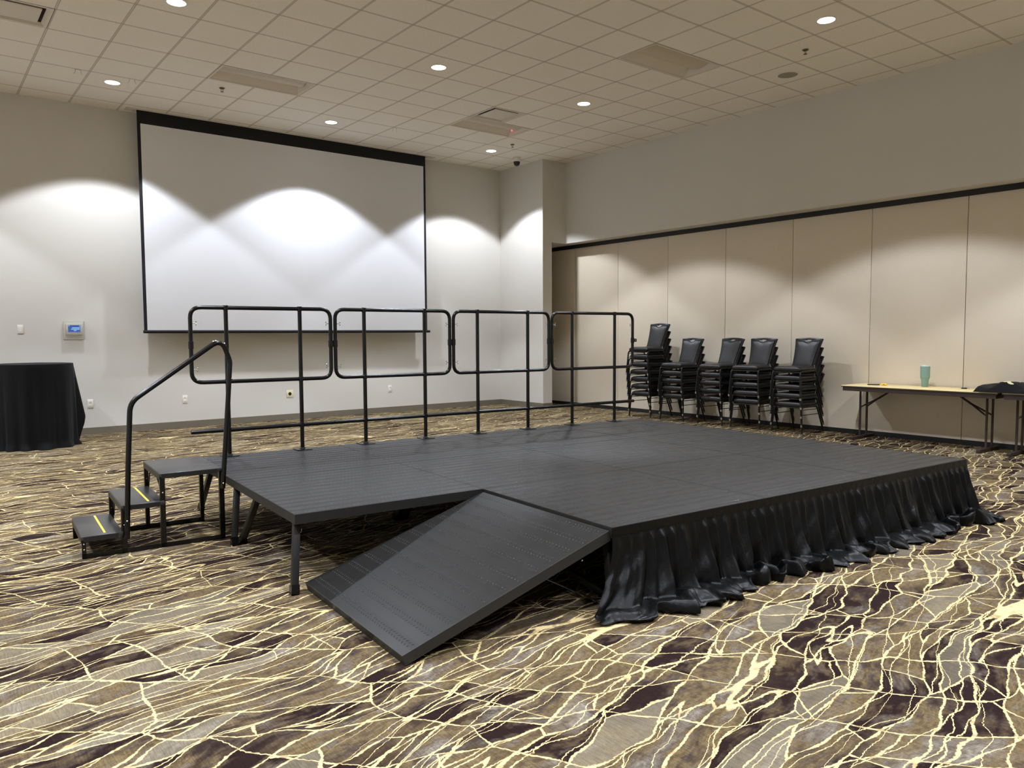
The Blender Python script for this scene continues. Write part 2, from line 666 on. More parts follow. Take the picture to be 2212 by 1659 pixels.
mb = MB()
mb.box((XP - 0.012, YP - 0.012, 0), (XP, YB - 0.012, 0.10))
mb.box((XP, YP - 0.012, 0), (XE, YP, 0.10))
struct('baseboard_corner', mb, M['base'], 'grey brown baseboard around the corner pier', 'baseboard', smooth=0)

# movable partition
edges = [12.40, 11.226, 10.05, 8.867, 7.674, 6.484, 5.297, 4.093, 2.90, 1.71, 0.52, -0.67, -1.86, -3.05]
plab = ['shadowed beige partition panel at the far end, partly inside the corner pocket',
        'beige partition panel just right of the shadowed corner pocket, beside the guard rail end',
        'beige partition panel behind the tallest chair stack',
        'beige partition panel behind the second and third chair stacks from the corner',
        'beige partition panel behind the fourth chair stack, left of the last stack',
        'beige partition panel between the last chair stack and the left end of the table',
        'beige partition panel behind the tumbler on the folding table',
        'beige partition panel behind the folded black shirt, at the right edge']
for k in range(len(edges) - 1):
    y1, y0 = edges[k] - 0.004, edges[k + 1] + 0.004
    lab = plab[k] if k < len(plab) else 'beige partition panel nearer the viewer, outside the right of the frame'
    t = thing('partition_panel', lab, 'partition panel', (XQ, (y0 + y1) / 2, 0), 0, 'panels of the movable partition')
    h = (y1 - y0) / 2
    MB().box((0, -h, 0.062), (0.09, h, 3.088)).build('panel_face', M['panel'], t, bevel=0.003)
    MB().box((-0.004, -h - 0.003, 0.001), (0.07, h + 0.003, 0.066)).build('floor_seal', M['blackseal'], t)

# ------------------------------------------------------------------ projection screen
YS = 12.29
SW = ((2.745 + 7.62) / 2, (7.62 - 2.745) / 2)
t = thing('projection_screen', 'large white projection screen with black border hanging before the end wall', 'projection screen', (SW[0], YS, 1.46))
hw = SW[1]
zt, zb = CEIL - 1.46, 0.045
MB().box((-hw + 0.045, -0.0035, zb), (hw - 0.045, 0.0, 4.50 - 1.46)).build('screen_fabric', M['screenwhite'], t, smooth=0)
mb = MB()
mb.box((-hw, -0.003, zb), (-hw + 0.045, 0.002, zt - 0.002))
mb.box((hw - 0.045, -0.003, zb), (hw, 0.002, zt - 0.002))
mb.box((-hw + 0.045, -0.003, 4.50 - 1.46), (hw - 0.045, 0.002, zt - 0.002))
mb.build('black_border', M['screenblack'], t, smooth=0)
MB().sweep([(-hw - 0.01, 0, 0.022), (hw + 0.055, 0, 0.022)], 0.023, 12).build('bottom_bar', M['screenblack'], t)
mb = MB()
mb.box((2.60, YS - 0.06, CEIL - 0.012), (7.80, YS - 0.035, CEIL - 0.001))
mb.box((2.60, YS + 0.05, CEIL - 0.012), (7.80, YS + 0.075, CEIL - 0.001))
mb.box((2.60, YS - 0.035, CEIL - 0.012), (2.70, YS + 0.05, CEIL - 0.001))
mb.box((7.66, YS - 0.035, CEIL - 0.012), (7.80, YS + 0.05, CEIL - 0.001))
struct('trim_2', mb, M['soffit'], 'beige ceiling slot trim above the projection screen', 'trim', smooth=0)

# ------------------------------------------------------------------ ceiling fixtures
def downlight(x, y, label, power=400.0):
    t = thing('recessed_downlight', label, 'downlight', (x, y, CEIL), 0, 'recessed ceiling downlights')
    MB().lathe([(0.088, -0.001), (0.108, -0.001), (0.108, -0.004), (0.100, -0.007), (0.088, -0.007)], seg=40, hollow=True).build('trim_ring', M['lampwhite'], t)
    MB().lathe([(0.001, -0.0005), (0.087, -0.0005), (0.087, -0.004), (0.001, -0.004)], seg=40).build('lit_lens', M['lamp'], t)
    ld = bpy.data.lights.new('downlight_beam', 'SPOT')
    ld.energy = power
    ld.color = (0.915, 0.98, 1.10)
    ld.spot_size = radians(107)
    ld.spot_blend = 0.16
    ld.shadow_soft_size = 0.07
    lo = bpy.data.objects.new('downlight_beam', ld)
    COL.objects.link(lo)
    lo.parent = t
    lo.location = (0, 0, -0.03)


seen = {(1.5, 2.52): 'round lit downlight cut off by the top edge above the left of the screen',
        (1.5, 7.47): 'round lit downlight at the upper left, nearest the left frame edge',
        (6.5, 2.52): 'round lit downlight at top centre, above the middle of the stage',
        (6.5, 7.53): 'round lit downlight just above the top edge of the projection screen',
        (10.52, 2.54): 'round lit downlight right of the square diffuser near the right wall',
        (11.54, 7.55): 'round lit downlight near the dome camera in the far corner',
        (10.54, -3.49): 'round lit downlight at the upper right, largest in view'}
for (j, k), lab in seen.items():
    downlight(TX + T * j, TY + T * k, lab)
for k in (7.5, 2.5, -3.5, -8.5, -13.5, -18.5):
    for j in (-11.5, -6.5, -3.5 if k > 5 else -3.5, 1.5, 6.5, 10.5):
        if any(abs(j - a) < 1.3 and abs(k - b) < 0.3 for a, b in seen):
            continue
        downlight(TX + T * j, TY + T * k, 'round recessed downlight outside the frame', 400.0 if k > 5 else 510.0)  # nearer unseen lamps given extra power to lift bounced light

tl = ['unlit recessed troffer above the left half of the projection screen', 'unlit recessed troffer at the upper right beside the round speaker', 'unlit recessed troffer with a red glow beside the square diffuser']
for (j, k), lab in zip(TROFF, tl):
    t = thing('ceiling_troffer', lab, 'ceiling light', (TX + T * (j + 1), TY + T * (k + 0.5), CEIL), 0, 'recessed fluorescent troffers')
    a, b = T - 0.006, T / 2 - 0.006
    mb = MB()
    for (x0, y0, x1, y1) in ((-a, -b, a, -b + 0.022), (-a, b - 0.022, a, b), (-a, -b + 0.022, -a + 0.022, b - 0.022), (a - 0.022, -b + 0.022, a, b - 0.022)):
        mb.box((x0, y0, -0.003), (x1, y1, 0.012))
    mb.build('frame', M['housing'], t)
    mb = MB()
    A = [(-a + .022, -b + .022), (a - .022, -b + .022), (a - .022, b - .022), (-a + .022, b - .022)]
    B = [(-a + .06, -b + .14), (a - .06, -b + .14), (a - .06, b - .14), (-a + .06, b - .14)]
    for q in range(4):
        p0, p1, r1, r0 = A[q], A[(q + 1) % 4], B[(q + 1) % 4], B[q]
        mb.quad([(p0[0], p0[1], 0.004), (p1[0], p1[1], 0.004), (r1[0], r1[1], 0.085), (r0[0], r0[1], 0.085)])
    mb.build('reflector', M['housing'], t, smooth=0)
    mb = MB()
    nseg = 10
    for q in range(nseg):
        u0, u1 = -1 + 2 * q / nseg, -1 + 2 * (q + 1) / nseg
        f = lambda u: (u * (b - 0.14), 0.085 - 0.05 * (1 - u * u))
        (ya, za), (yb, zb_) = f(u0), f(u1)
        mb.quad([(-a + .06, ya, za), (a - .06, ya, za), (a - .06, yb, zb_), (-a + .06, yb, zb_)])
    mb.build('lamp_basket', M['lens'], t)
    MB().box((-a, -b, 0.09), (a, b, 0.11)).build('housing', M['housing'], t)
    if (j, k) == (9, 5):
        MB().sphere((a - 0.13, 0.06, 0.035), 0.012).build('indicator_light', M['redled'], t)

dl = ['square ceiling air diffuser beside the troffer with the red glow', 'square ceiling air diffuser cut off by the upper left corner']
for (j, k), lab in zip(DIFF, dl):
    t = thing('ceiling_diffuser', lab, 'air vent', (TX + T * (j + 0.5), TY + T * (k + 0.5), CEIL), 0, 'plaque air diffusers')
    b = T / 2 - 0.006
    mb = MB()
    for (x0, y0, x1, y1) in ((-b, -b, b, -b + 0.03), (-b, b - 0.03, b, b), (-b, -b + 0.03, -b + 0.03, b - 0.03), (b - 0.03, -b + 0.03, b, b - 0.03)):
        mb.box((x0, y0, -0.003), (x1, y1, 0.006))
    mb.build('frame', M['housing'], t)
    def sq(r):
        return [(-r, -r), (r, -r), (r, r), (-r, r)]
    for nm, ra, za, rb, zb2, mt in (('outer_flange', b - 0.03, 0.0, b - 0.055, 0.028, 'housing'), ('shade_cone', b - 0.055, 0.028, 0.17, 0.10, 'ductshade')):  # upper slope coloured black as recess shade, lower slope kept light
        mb = MB()
        A, B = sq(ra), sq(rb)
        for q in range(4):
            p0, p1, r1, r0 = A[q], A[(q + 1) % 4], B[(q + 1) % 4], B[q]
            mb.quad([(p0[0], p0[1], za), (p1[0], p1[1], za), (r1[0], r1[1], zb2), (r0[0], r0[1], zb2)])
        mb.build(nm, M[mt], t, smooth=0)
    MB().box((-.19, -.19, 0.095), (.19, .19, 0.20)).build('duct_neck', M['ductshade'], t)
    mb = MB().box((-0.205, -0.205, 0.002), (0.205, 0.205, 0.014))
    mb.build('plaque', M['housing'], t, bevel=0.004)
    MB().cyl((0, 0, 0.012), (0, 0, 0.10), 0.012).build('hanger', M['ductshade'], t)

t = thing('ceiling_speaker', 'round grey ceiling speaker grille at the upper right', 'ceiling speaker', (TX + T * 12.54, TY - T * 1.49, CEIL))
MB().lathe([(0.001, -0.006), (0.118, -0.006), (0.122, -0.001), (0.001, -0.001)], seg=40).build('grille', M['greymesh'], t)
MB().lathe([(0.121, -0.001), (0.134, -0.001), (0.134, -0.005), (0.121, -0.007)], seg=40, hollow=True).build('rim', M['lampwhite'], t)

for (j, k), lab in (((11.53, -2.5), 'fire sprinkler head beside the round speaker'), ((3.46, 6.46), 'fire sprinkler head below the left troffer'), ((11.57, 6.58), 'fire sprinkler head beside the dome camera')):
    t = thing('sprinkler_head', lab, 'sprinkler', (TX + T * j, TY + T * k, CEIL), 0, 'ceiling sprinkler heads')
    MB().lathe([(0.001, -0.001), (0.036, -0.001), (0.032, -0.010), (0.012, -0.014), (0.001, -0.014)], seg=24).build('escutcheon', M['brass'], t)
    mb = MB()
    for q in (-1, 1):
        mb.sweep([(0.006 * q, 0, -0.012), (0.016 * q, 0, -0.028), (0.003 * q, 0, -0.050)], 0.003, 6)
    mb.build('yoke', M['brass'], t)
    MB().lathe([(0.001, -0.050), (0.021, -0.050), (0.021, -0.053), (0.001, -0.053)], seg=20).build('deflector', M['brass'], t)

for (j, k), lab in (((0.79, 7.03), 'small wire ceiling hook left of the upper left downlight'), ((1.78, 6.98), 'small wire ceiling hook right of the upper left downlight'), ((8.05, 7.05), 'small wire ceiling hook right of the downlight over the screen')):
    mb = MB()
    for q in (-1, 1):
        mb.sweep([(0.03 * q, 0, -0.001), (0.03 * q, 0, -0.03), (0.045 * q, 0.01, -0.055)], 0.004, 6)
    mb.box((-0.04, -0.006, -0.004), (0.04, 0.006, -0.0005))
    o = mb.build('ceiling_hook', M['housing'])
    o.location = (TX + T * j, TY + T * k, CEIL)
    tag(o, lab, 'ceiling hook', 'wire ceiling hooks')

t = thing('dome_camera', 'small white dome camera with a black eye under the far ceiling corner', 'security camera', (9.03, 11.36, CEIL))
MB().lathe([(0.001, -0.001), (0.075, -0.001), (0.075, -0.012), (0.055, -0.020), (0.055, -0.045), (0.078, -0.052), (0.078, -0.075), (0.072, -0.080), (0.001, -0.080)], seg=32).build('mount', M['lampwhite'], t)
MB().lathe([(0.060, -0.078), (0.060, -0.085), (0.060, -0.100), (0.050, -0.135), (0.030, -0.155), (0.001, -0.160)], seg=32).build('dome', M['gadget'], t)

# ------------------------------------------------------------------ wall fittings (end wall)
def plate(name, label, cat, x, z, w, h, mat):
    t = thing(name, label, cat, (x, YB, z))
    MB().box((-w / 2, -0.007, -h / 2), (w / 2, 0.0, h / 2)).build('cover_plate', mat, t, bevel=0.003)
    return t


t = plate('light_switch', 'white rocker light switch on the end wall above the black tablecloth', 'light switch', 1.22, 1.518, 0.072, 0.118, M['plate'])
mb = MB()
mb.prism([(-0.008, -0.034), (-0.013, 0.034), (-0.006, 0.034), (-0.006, -0.034)], -0.016, 0.016, axis='x')
mb.build('rocker', pm('bright_white_rocker', (240, 240, 238), 0.25), t)
for x, z, lab, in ((2.035, 0.445, 'white wall outlet beside the black tablecloth'), (3.340, 0.440, 'white wall outlet between the step handrail and the round floor socket plate'), (6.928, 0.435, 'white wall outlet right of the screen centre, behind the guard rail')):
    t = plate('wall_outlet', lab, 'wall outlet', x, z, 0.074, 0.122, M['plate'])
    t['group'] = 'white wall outlets'
    mb = MB()
    for q in (-1, 1):
        mb.box((-0.017, -0.0085, q * 0.027 - 0.015), (0.017, -0.006, q * 0.027 + 0.015))
    rc = mb.build('receptacle', M['lampwhite'], t, bevel=0.001)
    mb = MB()
    for q in (-1, 1):
        mb.box((-0.008, -0.0092, q * 0.027 - 0.004), (-0.005, -0.0083, q * 0.027 + 0.008))
        mb.box((0.005, -0.0092, q * 0.027 - 0.004), (0.008, -0.0083, q * 0.027 + 0.008))
    mb.build('slots', M['hole'], rc)
t = plate('round_socket_plate', 'square ivory wall plate with one round black socket', 'wall socket', 5.023, 0.438, 0.118, 0.120, M['ivory'])
MB().lathe([(0.001, -0.012), (0.020, -0.012), (0.027, -0.010), (0.029, -0.006), (0.001, -0.006)], axis='y', seg=28).build('socket', M['hole'], t)

t = thing('wall_control_panel', 'blue lit touch panel in a clear cover on the end wall', 'control panel', (1.858, YB, 1.50))
MB().box((-0.128, -0.006, -0.125), (0.130, 0.0, 0.128)).build('back_plate', M['plate'], t, bevel=0.004)
MB().box((-0.098, -0.030, -0.058), (0.112, -0.006, 0.098)).build('bezel', M['plate'], t, bevel=0.006)
d = MB().box((-0.070, -0.0315, -0.020), (0.085, -0.030, 0.078)).build('display', M['lcdblue'], t)
mb = MB()
for (a, b, c, e) in ((-0.02, 0.078, 0.036, 0.046), (-0.034, 0.075, 0.016, 0.026), (0.0, 0.035, -0.004, 0.006), (-0.065, -0.05, 0.062, 0.072), (0.07, 0.082, 0.060, 0.070)):
    mb.box((a, -0.0325, c), (b, -0.0314, e))
mb.build('display_text', M['lcdtext'], d)
mb = MB()
x0, x1, z0, z1, dp = -0.130, 0.132, -0.127, 0.130, -0.075
mb.box((x0, dp, z0), (x1, dp + 0.003, z1))
for q in ((x0, dp + .003, z0, x0 + .003, 0, z1), (x1 - .003, dp + .003, z0, x1, 0, z1), (x0 + .003, dp + .003, z0, x1 - .003, 0, z0 + .003), (x0 + .003, dp + .003, z1 - .003, x1 - .003, 0, z1)):
    mb.box((q[0], q[1], q[2]), (q[3], q[4], q[5]))
mb.build('clear_cover', M['clear'], t)

# ------------------------------------------------------------------ stage
def dashes(mb, x0, x1, rows, along, zf, h=0.0017):
    """raised herringbone grip dashes; rows lie across, dashes step along"""
    n = int((x1 - x0) / 0.026)
    for r, y in enumerate(rows):
        for s_, off in ((1, -0.011), (-1, 0.011)):
            for k in range(n):
                u = x0 + (k + 0.1 + 0.8 * ((r * 0.618 + (0.37 if s_ < 0 else 0)) % 1.0)) * (x1 - x0) / n
                v = y + off
                a = s_ * (0.9 if r % 2 == 0 else -0.9)
                ca, sa = cos(a), sin(a)
                L, W = 0.0105, 0.0036
                pts = [(ca * L, sa * L), (-sa * W, ca * W), (-ca * L, -sa * L), (sa * W, -ca * W)]
                if along == 'x':
                    q = [Vector((u + p[0], v + p[1], zf)) for p in pts]
                    top = Vector((u, v, zf + h))
                else:
                    q = [Vector((v + p[1], u + p[0], zf)) for p in pts]
                    top = Vector((v, u, zf + h))
                vs = [mb.bm.verts.new(p) for p in q]
                tv = mb.bm.verts.new(top)
                for m in range(4):
                    mb.bm.faces.new((vs[m], vs[(m + 1) % 4], tv))


def leg_set(t):
    """four folding square legs, leaning as on the real decks"""
    for sx in (-1, 1):
        x = sx * (P / 2 - 0.035)
        for (jt, jf, dx) in ((-P / 2 + 0.08, -P / 2 - 0.028, 0.055), (P / 2 - 0.40, P / 2 - 0.03, 0.0)):
            top, foot = Vector((x, jt, SH - 0.052)), Vector((x + sx * dx, jf, 0.030))
            lg = MB().sweep([top, foot], 0.019, square=True).build('leg', M['legsteel'], t, bevel=0.003)
            d = (foot - top).normalized()
            MB().sweep([foot - d * 0.02, Vector((foot.x + d.x * 0.03, foot.y + d.y * .03, 0.001))], 0.0225, square=True).build('foot_cap', M['steel'], lg)
            mb = MB()
            c = top + d * 0.055 - Vector((sx * 0.026, 0, 0))
            loop = [c + Vector((0, 0.014 * cos(a), 0.014 * sin(a))) for a in [2 * pi * k / 14 for k in range(14)]]
            mb.sweep(loop, 0.0022, 6, closed=True)
            mb.cyl(c + Vector((0, 0.012, 0.006)), c + Vector((sx * 0.014, 0.012, 0.006)), 0.004, 8)
            mb.build('pull_ring', M['chrome'], lg)


def deck_panel(i0, j0, label):
    c = st(i0 + P / 2, j0 + P / 2)
    t = thing('stage_deck', label, 'stage platform', c, SA, 'black stage decks')
    h = P / 2 - 0.0014
    mb = MB()
    mb.box((-h + 0.004, -h + 0.004, SH - 0.03), (h - 0.004, h - 0.004, SH))
    dashes(mb, -h + 0.03, h - 0.03, [-P / 2 + 0.1016 * (q + 0.5) for q in range(12)], 'x', SH, 0.0011)
    mb.build('deck_surface', M['deck'], t, smooth=0)
    mb = MB()
    z0, z1 = SH - 0.055, SH - 0.0008
    for q in ((-h, -h, h, -h + 0.004), (-h, h - 0.004, h, h), (-h, -h + .004, -h + .004, h - .004), (h - .004, -h + .004, h, h - .004)):
        mb.box((q[0], q[1], z0), (q[2], q[3], z1))
    for q in (-0.3, 0.3):
        mb.box((q - 0.02, -h + 0.004, z0 + 0.005), (q + 0.02, h - 0.004, SH - 0.03))
    mb.build('rim_frame', M['frame'], t, smooth=0)
    mb = MB()
    for sx in (-1, 1):
        for sy in (-1, 1):
            mb.cyl((sx * (h - 0.09), sy * (h + 0.0004), SH - 0.042), (sx * (h - 0.09), sy * (h - 0.002), SH - 0.042), 0.004, 8)
    mb.build('bolt_hole', M['hole'], t)
    leg_set(t)
    return t


names = {}
cols = ['first', 'second', 'third', 'fourth']
first = None
for r, j0 in enumerate((P, 0.0, -P)):
    for c_ in range(4):
        i0 = (c_ - 1) * P
        if r == 2 and c_ == 0:
            continue
        if r == 0:
            lab = ['black stage deck at the far left corner, behind the steps', 'black stage deck in the far row under the second rail section', 'black stage deck in the far row under the third rail section', 'black stage deck at the far right corner, nearest the chair stacks'][c_]
        elif r == 1:
            lab = ['black stage deck at the near left corner, on visible legs beside the ramp', 'black stage deck in the middle row, touching the inner corner of the ramp', 'black stage deck in the middle row, third from the left', 'black stage deck at the right end of the middle row'][c_]
        else:
            lab = ['', 'black stage deck in the skirted near row, carrying the ramp', 'black stage deck in the middle of the skirted near row', 'black stage deck at the near right corner, above the skirt end'][c_]
        if first is None:
            first = deck_panel(i0, j0, lab)
        else:
            dup(first, st(i0 + P / 2, j0 + P / 2), SA, lab)

# ramp: top edge hooked on the left side of the near row, falling to the left
t = thing('stage_ramp', 'black grip surfaced ramp sloping from the stage notch to the carpet', 'ramp', st(-0.6, -P / 2), SA)
ang = math.atan2(0.366, 1.165)
Lr = 1.219
piv = Vector((0.6 - 0.010, 0, 0.412))
RM = Matrix.Translation(piv) @ Matrix.Rotation(-ang, 4, 'Y') @ Matrix.Rotation(pi, 4, 'Z')   # local +x runs down the slope
hw = 0.598
mb = MB()
mb.box((0.004, -hw + 0.004, -0.02), (Lr - 0.004, hw - 0.004, 0.0))
dashes(mb, -hw + 0.02, hw - 0.03, [0.1016 * (q + 0.38) for q in range(12)], 'y', 0.0, 0.0034)
bmesh.ops.transform(mb.bm, matrix=RM, verts=mb.bm.verts[:])
rd = mb.build('ramp_surface', M['ramp'], t, smooth=0)
mb = MB()
for q in ((0, -hw, Lr, -hw + .004), (0, hw - .004, Lr, hw), (Lr - .004, -hw + .004, Lr, hw - .004)):
    mb.box((q[0], q[1], -0.052), (q[2], q[3], 0.0006))
mb.box((0.0, -hw + .004, -0.05), (0.004, hw - .004, 0.0006))
bmesh.ops.transform(mb.bm, matrix=RM, verts=mb.bm.verts[:])
zmin = min(v.co.z for v in mb.bm.verts)
for v in mb.bm.verts:
    if v.co.z < 0.001:
        v.co.z = 0.001
mb.build('rim_frame', M['frame'], t, smooth=0)
mb = MB()
for y in (-hw - .0005, hw + .0005):
    for x in (0.06, Lr - 0.06):
        mb.cyl((x, y * 0.998, -0.030), (x, y, -0.030), 0.0055, 10)
bmesh.ops.transform(mb.bm, matrix=RM, verts=mb.bm.verts[:])
mb.build('bolt_hole', M['hole'], t)
for y in (-hw + 0.045, hw - 0.045):
    lg = MB().sweep([RM @ Vector((0.17, y, -0.045)), Vector((0.715, y, 0.004))], 0.018, square=True).build('leg', M['legsteel'], t, bevel=0.003)
    mb = MB()
    pv = RM @ Vector((0.17, y, -0.045))
    mb.sphere(pv + Vector((0, -0.024, -0.005)), 0.007, 8)
    mb.sphere(pv + Vector((-0.01, -0.024, -0.035)), 0.006, 8)
    mb.build('bolt', M['chrome'], lg)
mb = MB()
mb.cyl((0.59, -hw + 0.06, 0.024), (0.59, hw - 0.06, 0.024), 0.006, 8)
mb.build('tie_bar', M['chrome'], t)

# guard rails along the back edge
def guard_rail(label, i_c):
    t = thing('guard_rail', label, 'guard rail', st(i_c, 2 * P - 0.075, SH), SA, 'black stage guard rails')
    r = 0.0165
    hw, z0, z1 = 0.578, 1.040 - SH, 1.638 - SH
    path = fillet([(0, 0, z1), (hw, 0, z1), (hw, 0, z0), (-hw, 0, z0), (-hw, 0, z1), (0, 0, z1)], 0.085, 6)
    MB().sweep(path[:-1], r, 12, closed=True).build('rail_loop', M['steel'], t)
    for s_ in (-1, 1):
        x = 0.305 * s_
        y = -0.004
        p = MB().sweep([(x, -0.0, 0.006), (x, 0, z1 + 0.016)], 0.0172, 12).build('post', M['steel'], t)
        for z in (z1, z0, 0.645 - SH):
            MB().lathe([(0.0178, z - 0.02), (0.0205, z - 0.018), (0.0205, z + 0.018), (0.0178, z + 0.02)], (x, 0, 0), 16).build('tee_sleeve', M['steel'], p)
        b = MB().box((x - 0.065, -0.062, 0.0005), (x + 0.065, 0.062, 0.0065)).build('base_plate', M['steel'], t, bevel=0.001)
        mb = MB()
        mb.lathe([(0.019, 0.006), (0.026, 0.006), (0.024, 0.016), (0.019, 0.018)], (x, 0, 0), 16)
        mb.build('weld_collar', M['legsteel'], b)
        for z in (z1 - 0.125, z0 + 0.105):
            mb = MB()
            xx = s_ * (hw - r)
            mb.cyl((xx, -0.002, z), (xx - s_ * 0.022, -0.002, z), 0.0035, 8)
            for q in (-1, 1):
                mb.sphere((xx - s_ * 0.026, -0.004, z + q * 0.011), 0.008, 8, (0.6, 0.35, 1.0))
            mb.build('wing_nut', M['chrome'], t)
        mb = MB()
        zz = (z0 + z1) / 2
        xx = s_ * hw
        mb.lathe([(r + 0.001, zz - 0.03), (r + 0.004, zz - 0.028), (r + 0.004, zz + 0.028), (r + 0.001, zz + 0.03)], (xx, 0, 0), 16)
        if s_ > 0:
            mb.box((xx + r, -0.004, zz - 0.018), (xx + r + 0.045, 0.004, zz + 0.018))
        br = mb.build('coupling', M['steel'], t)
        if s_ > 0:
            mb = MB().sphere((xx + r + 0.022, -0.006, zz), 0.007, 8)
            mb.build('coupling_bolt', M['chrome'], br)
    MB().sweep([(-0.597, 0, 0.645 - SH), (0.597, 0, 0.645 - SH)], 0.0165, 12).build('low_bar', M['steel'], t)
    return t


rl = ['black tube guard rail section at the left end of the stage, above the steps', 'black tube guard rail section second from the left, before the lower screen corner', 'black tube guard rail section third from the left, before the room corner', 'black tube guard rail section at the right end, beside the tallest chair stack']
g0 = guard_rail(rl[0], -0.655)
for k in (1, 2, 3):
    dup(g0, st(-0.655 + 1.2 * k, 2 * P - 0.075 + 0.004 * k, SH), SA, rl[k])

# steps at the left end
i0, j0 = -1.70, 1.71
t = thing('portable_steps', 'black three tread portable steps with one handrail at the left end of the stage', 'steps', st(i0, j0), SA)
near, far = 1.39 - j0, 2.03 - j0
treads = [(-2.125, -1.885, 0.145), (-1.890, -1.630, 0.316), (-1.657, -1.262, 0.500)]
for n, (a, b, z) in enumerate(treads):
    a, b = a - i0, b - i0
    tr = MB().box((a, near, z - 0.026), (b, far, z)).build('tread', M['tread'], t, bevel=0.006)
    if n < 2:
        x = a + (b - a) * (0.57 if n == 0 else 0.64)
        MB().box((x - 0.006, near + 0.045, z - 0.001), (x + 0.006, far - 0.03, z + 0.0012)).build('grip_strip', M['yellow_strip'], tr)
    mb = MB()
    mb.box((a - 0.002, near + 0.01, z - 0.045), (a + 0.002, far - 0.01, z - 0.006))
    mb.box((a + 0.01, near - 0.003, z - 0.034), (b - 0.03, near + 0.002, z - 0.003))
    mb.build('nosing', M['legsteel'], tr)
lx = [-2.112, -1.878, -1.642, -1.262]
lz = [0.125, 0.296, 0.480, 0.478]
for y in (near + 0.008, far - 0.008):
    for x, z in zip(lx, lz):
        x -= i0
        w = 0.016 if x > lx[0] - i0 + 0.01 else 0.012
        mb = MB()
        s_ = 1 if y < 0 else -1
        mb.box((x - w, y - 0.002 - 0.004 * 0, 0.002), (x + w, y + 0.002, z))
        mb.box((x - w, min(y, y + s_ * 0.028), 0.002), (x - w + 0.004, max(y, y + s_ * 0.028), z))
        lg = mb.build('leg', M['steel'], t)
        mb = MB()
        for zz in ((0.33, 0.22, 0.06) if z < 0.2 else (z - 0.11,)):
            mb.sphere((x, y - 0.004, min(zz, z - 0.03)), 0.006, 8)
        mb.build('bolt', M['chrome'], lg)
    mb = MB()
    mb.box((-2.124 - i0, y - 0.002, 0.001), (-1.25 - i0, y + 0.002, 0.032))
    mb.box((-2.124 - i0, min(y, y + (0.024 if y < 0 else -0.024)), 0.001), (-1.25 - i0, max(y, y + (0.024 if y < 0 else -0.024)), 0.005))
    mb.build('base_rail', M['steel'], t)
mb = MB()
for n in (1, 2):
    x = treads[n][0] - i0 + 0.012
    zt_, zb_ = treads[n][2] - 0.03, treads[n - 1][2] + 0.0
    xb = x + 0.015
    for ya, yb_ in ((near + 0.22, near + 0.02), (far - 0.20, far - 0.02)):
        mb.cyl((x, ya, zt_), (xb, yb_, zb_ - 0.01), 0.0045, 8)
mb.build('cross_brace', M['steel'], t)
# handrail
yn = near - 0.020
path = [(-1.868, yn, 0.10), (-1.848, yn, 0.55), (-1.822, yn, 0.985), (-1.243, yn, 1.392), (-1.190, yn, 1.235), (-1.212, yn, 0.95), (-1.262, yn, 0.36)]
path = [(a - i0, b, c) for a, b, c in path]
pp = fillet(path, [2.0, 0.13, 0.12, 0.10, 1.5], 8)
hr = MB().sweep(pp, 0.0168, 14).build('handrail', M['steel'], t)
for (x, z) in ((-1.866, 0.218), (-1.262, 0.397), (-1.832, 0.84), (-1.202, 1.115), (-1.30, 1.372), (-1.285, 1.376), (-1.228, 1.358)):
    dx = 0.019 if z in (0.84, 1.115) else 0.0
    dz = 0.0
    MB().sphere((x - i0 + dx, yn - (0.017 if dx == 0 else 0.004), z), 0.0065, 8).build('bolt', M['chrome'], hr)

# skirt: gathered satin along the near edge and round the right end
def vnoise(x, seed=0):
    def h(n):
        n = int(n) * 374761393 + seed * 668265263
        n = (n ^ (n >> 13)) * 1274126177 & 0xffffffff
        return ((n ^ (n >> 16)) & 0xffff) / 65535.0
    f = math.floor(x)
    u = x - f
    u = u * u * (3 - 2 * u)
    return h(f) * (1 - u) + h(f + 1) * u


def fbm(x, seed=0, o=3):
    v, a, s_ = 0, 0.5, 0
    for k in range(o):
        v += a * vnoise(x * 2 ** k, seed + k * 17)
        s_ += a
        a *= 0.5
    return v / s_


t = thing('stage_skirt', 'black satin gathered skirt along the near edge of the stage', 'stage skirt', st(P * 1.5, -P), SA)
La, Lb = 3 * P + 0.012, 3 * P - 0.02
Ltot = La + Lb
N = 1500
nb, nd, npool = 3, 30, 16
base_off = 0.005


def skirt_base(s):
    """position on the path (local to the thing) and outward normal, rounded at the corner"""
    x0, y0 = -1.5 * P - 0.006, -base_off
    rc = 0.02
    if s < La - rc:
        return Vector((x0 + s, y0)), Vector((0, -1))
    if s < La - rc + rc * pi / 2:
        a = (s - (La - rc)) / rc
        c = Vector((x0 + La - rc, y0 + rc))
        return c + Vector((sin(a), -cos(a))) * rc, Vector((sin(a), -cos(a)))
    d = s - (La - rc + rc * pi / 2)
    return Vector((x0 + La, y0 + rc + d)), Vector((1, 0))


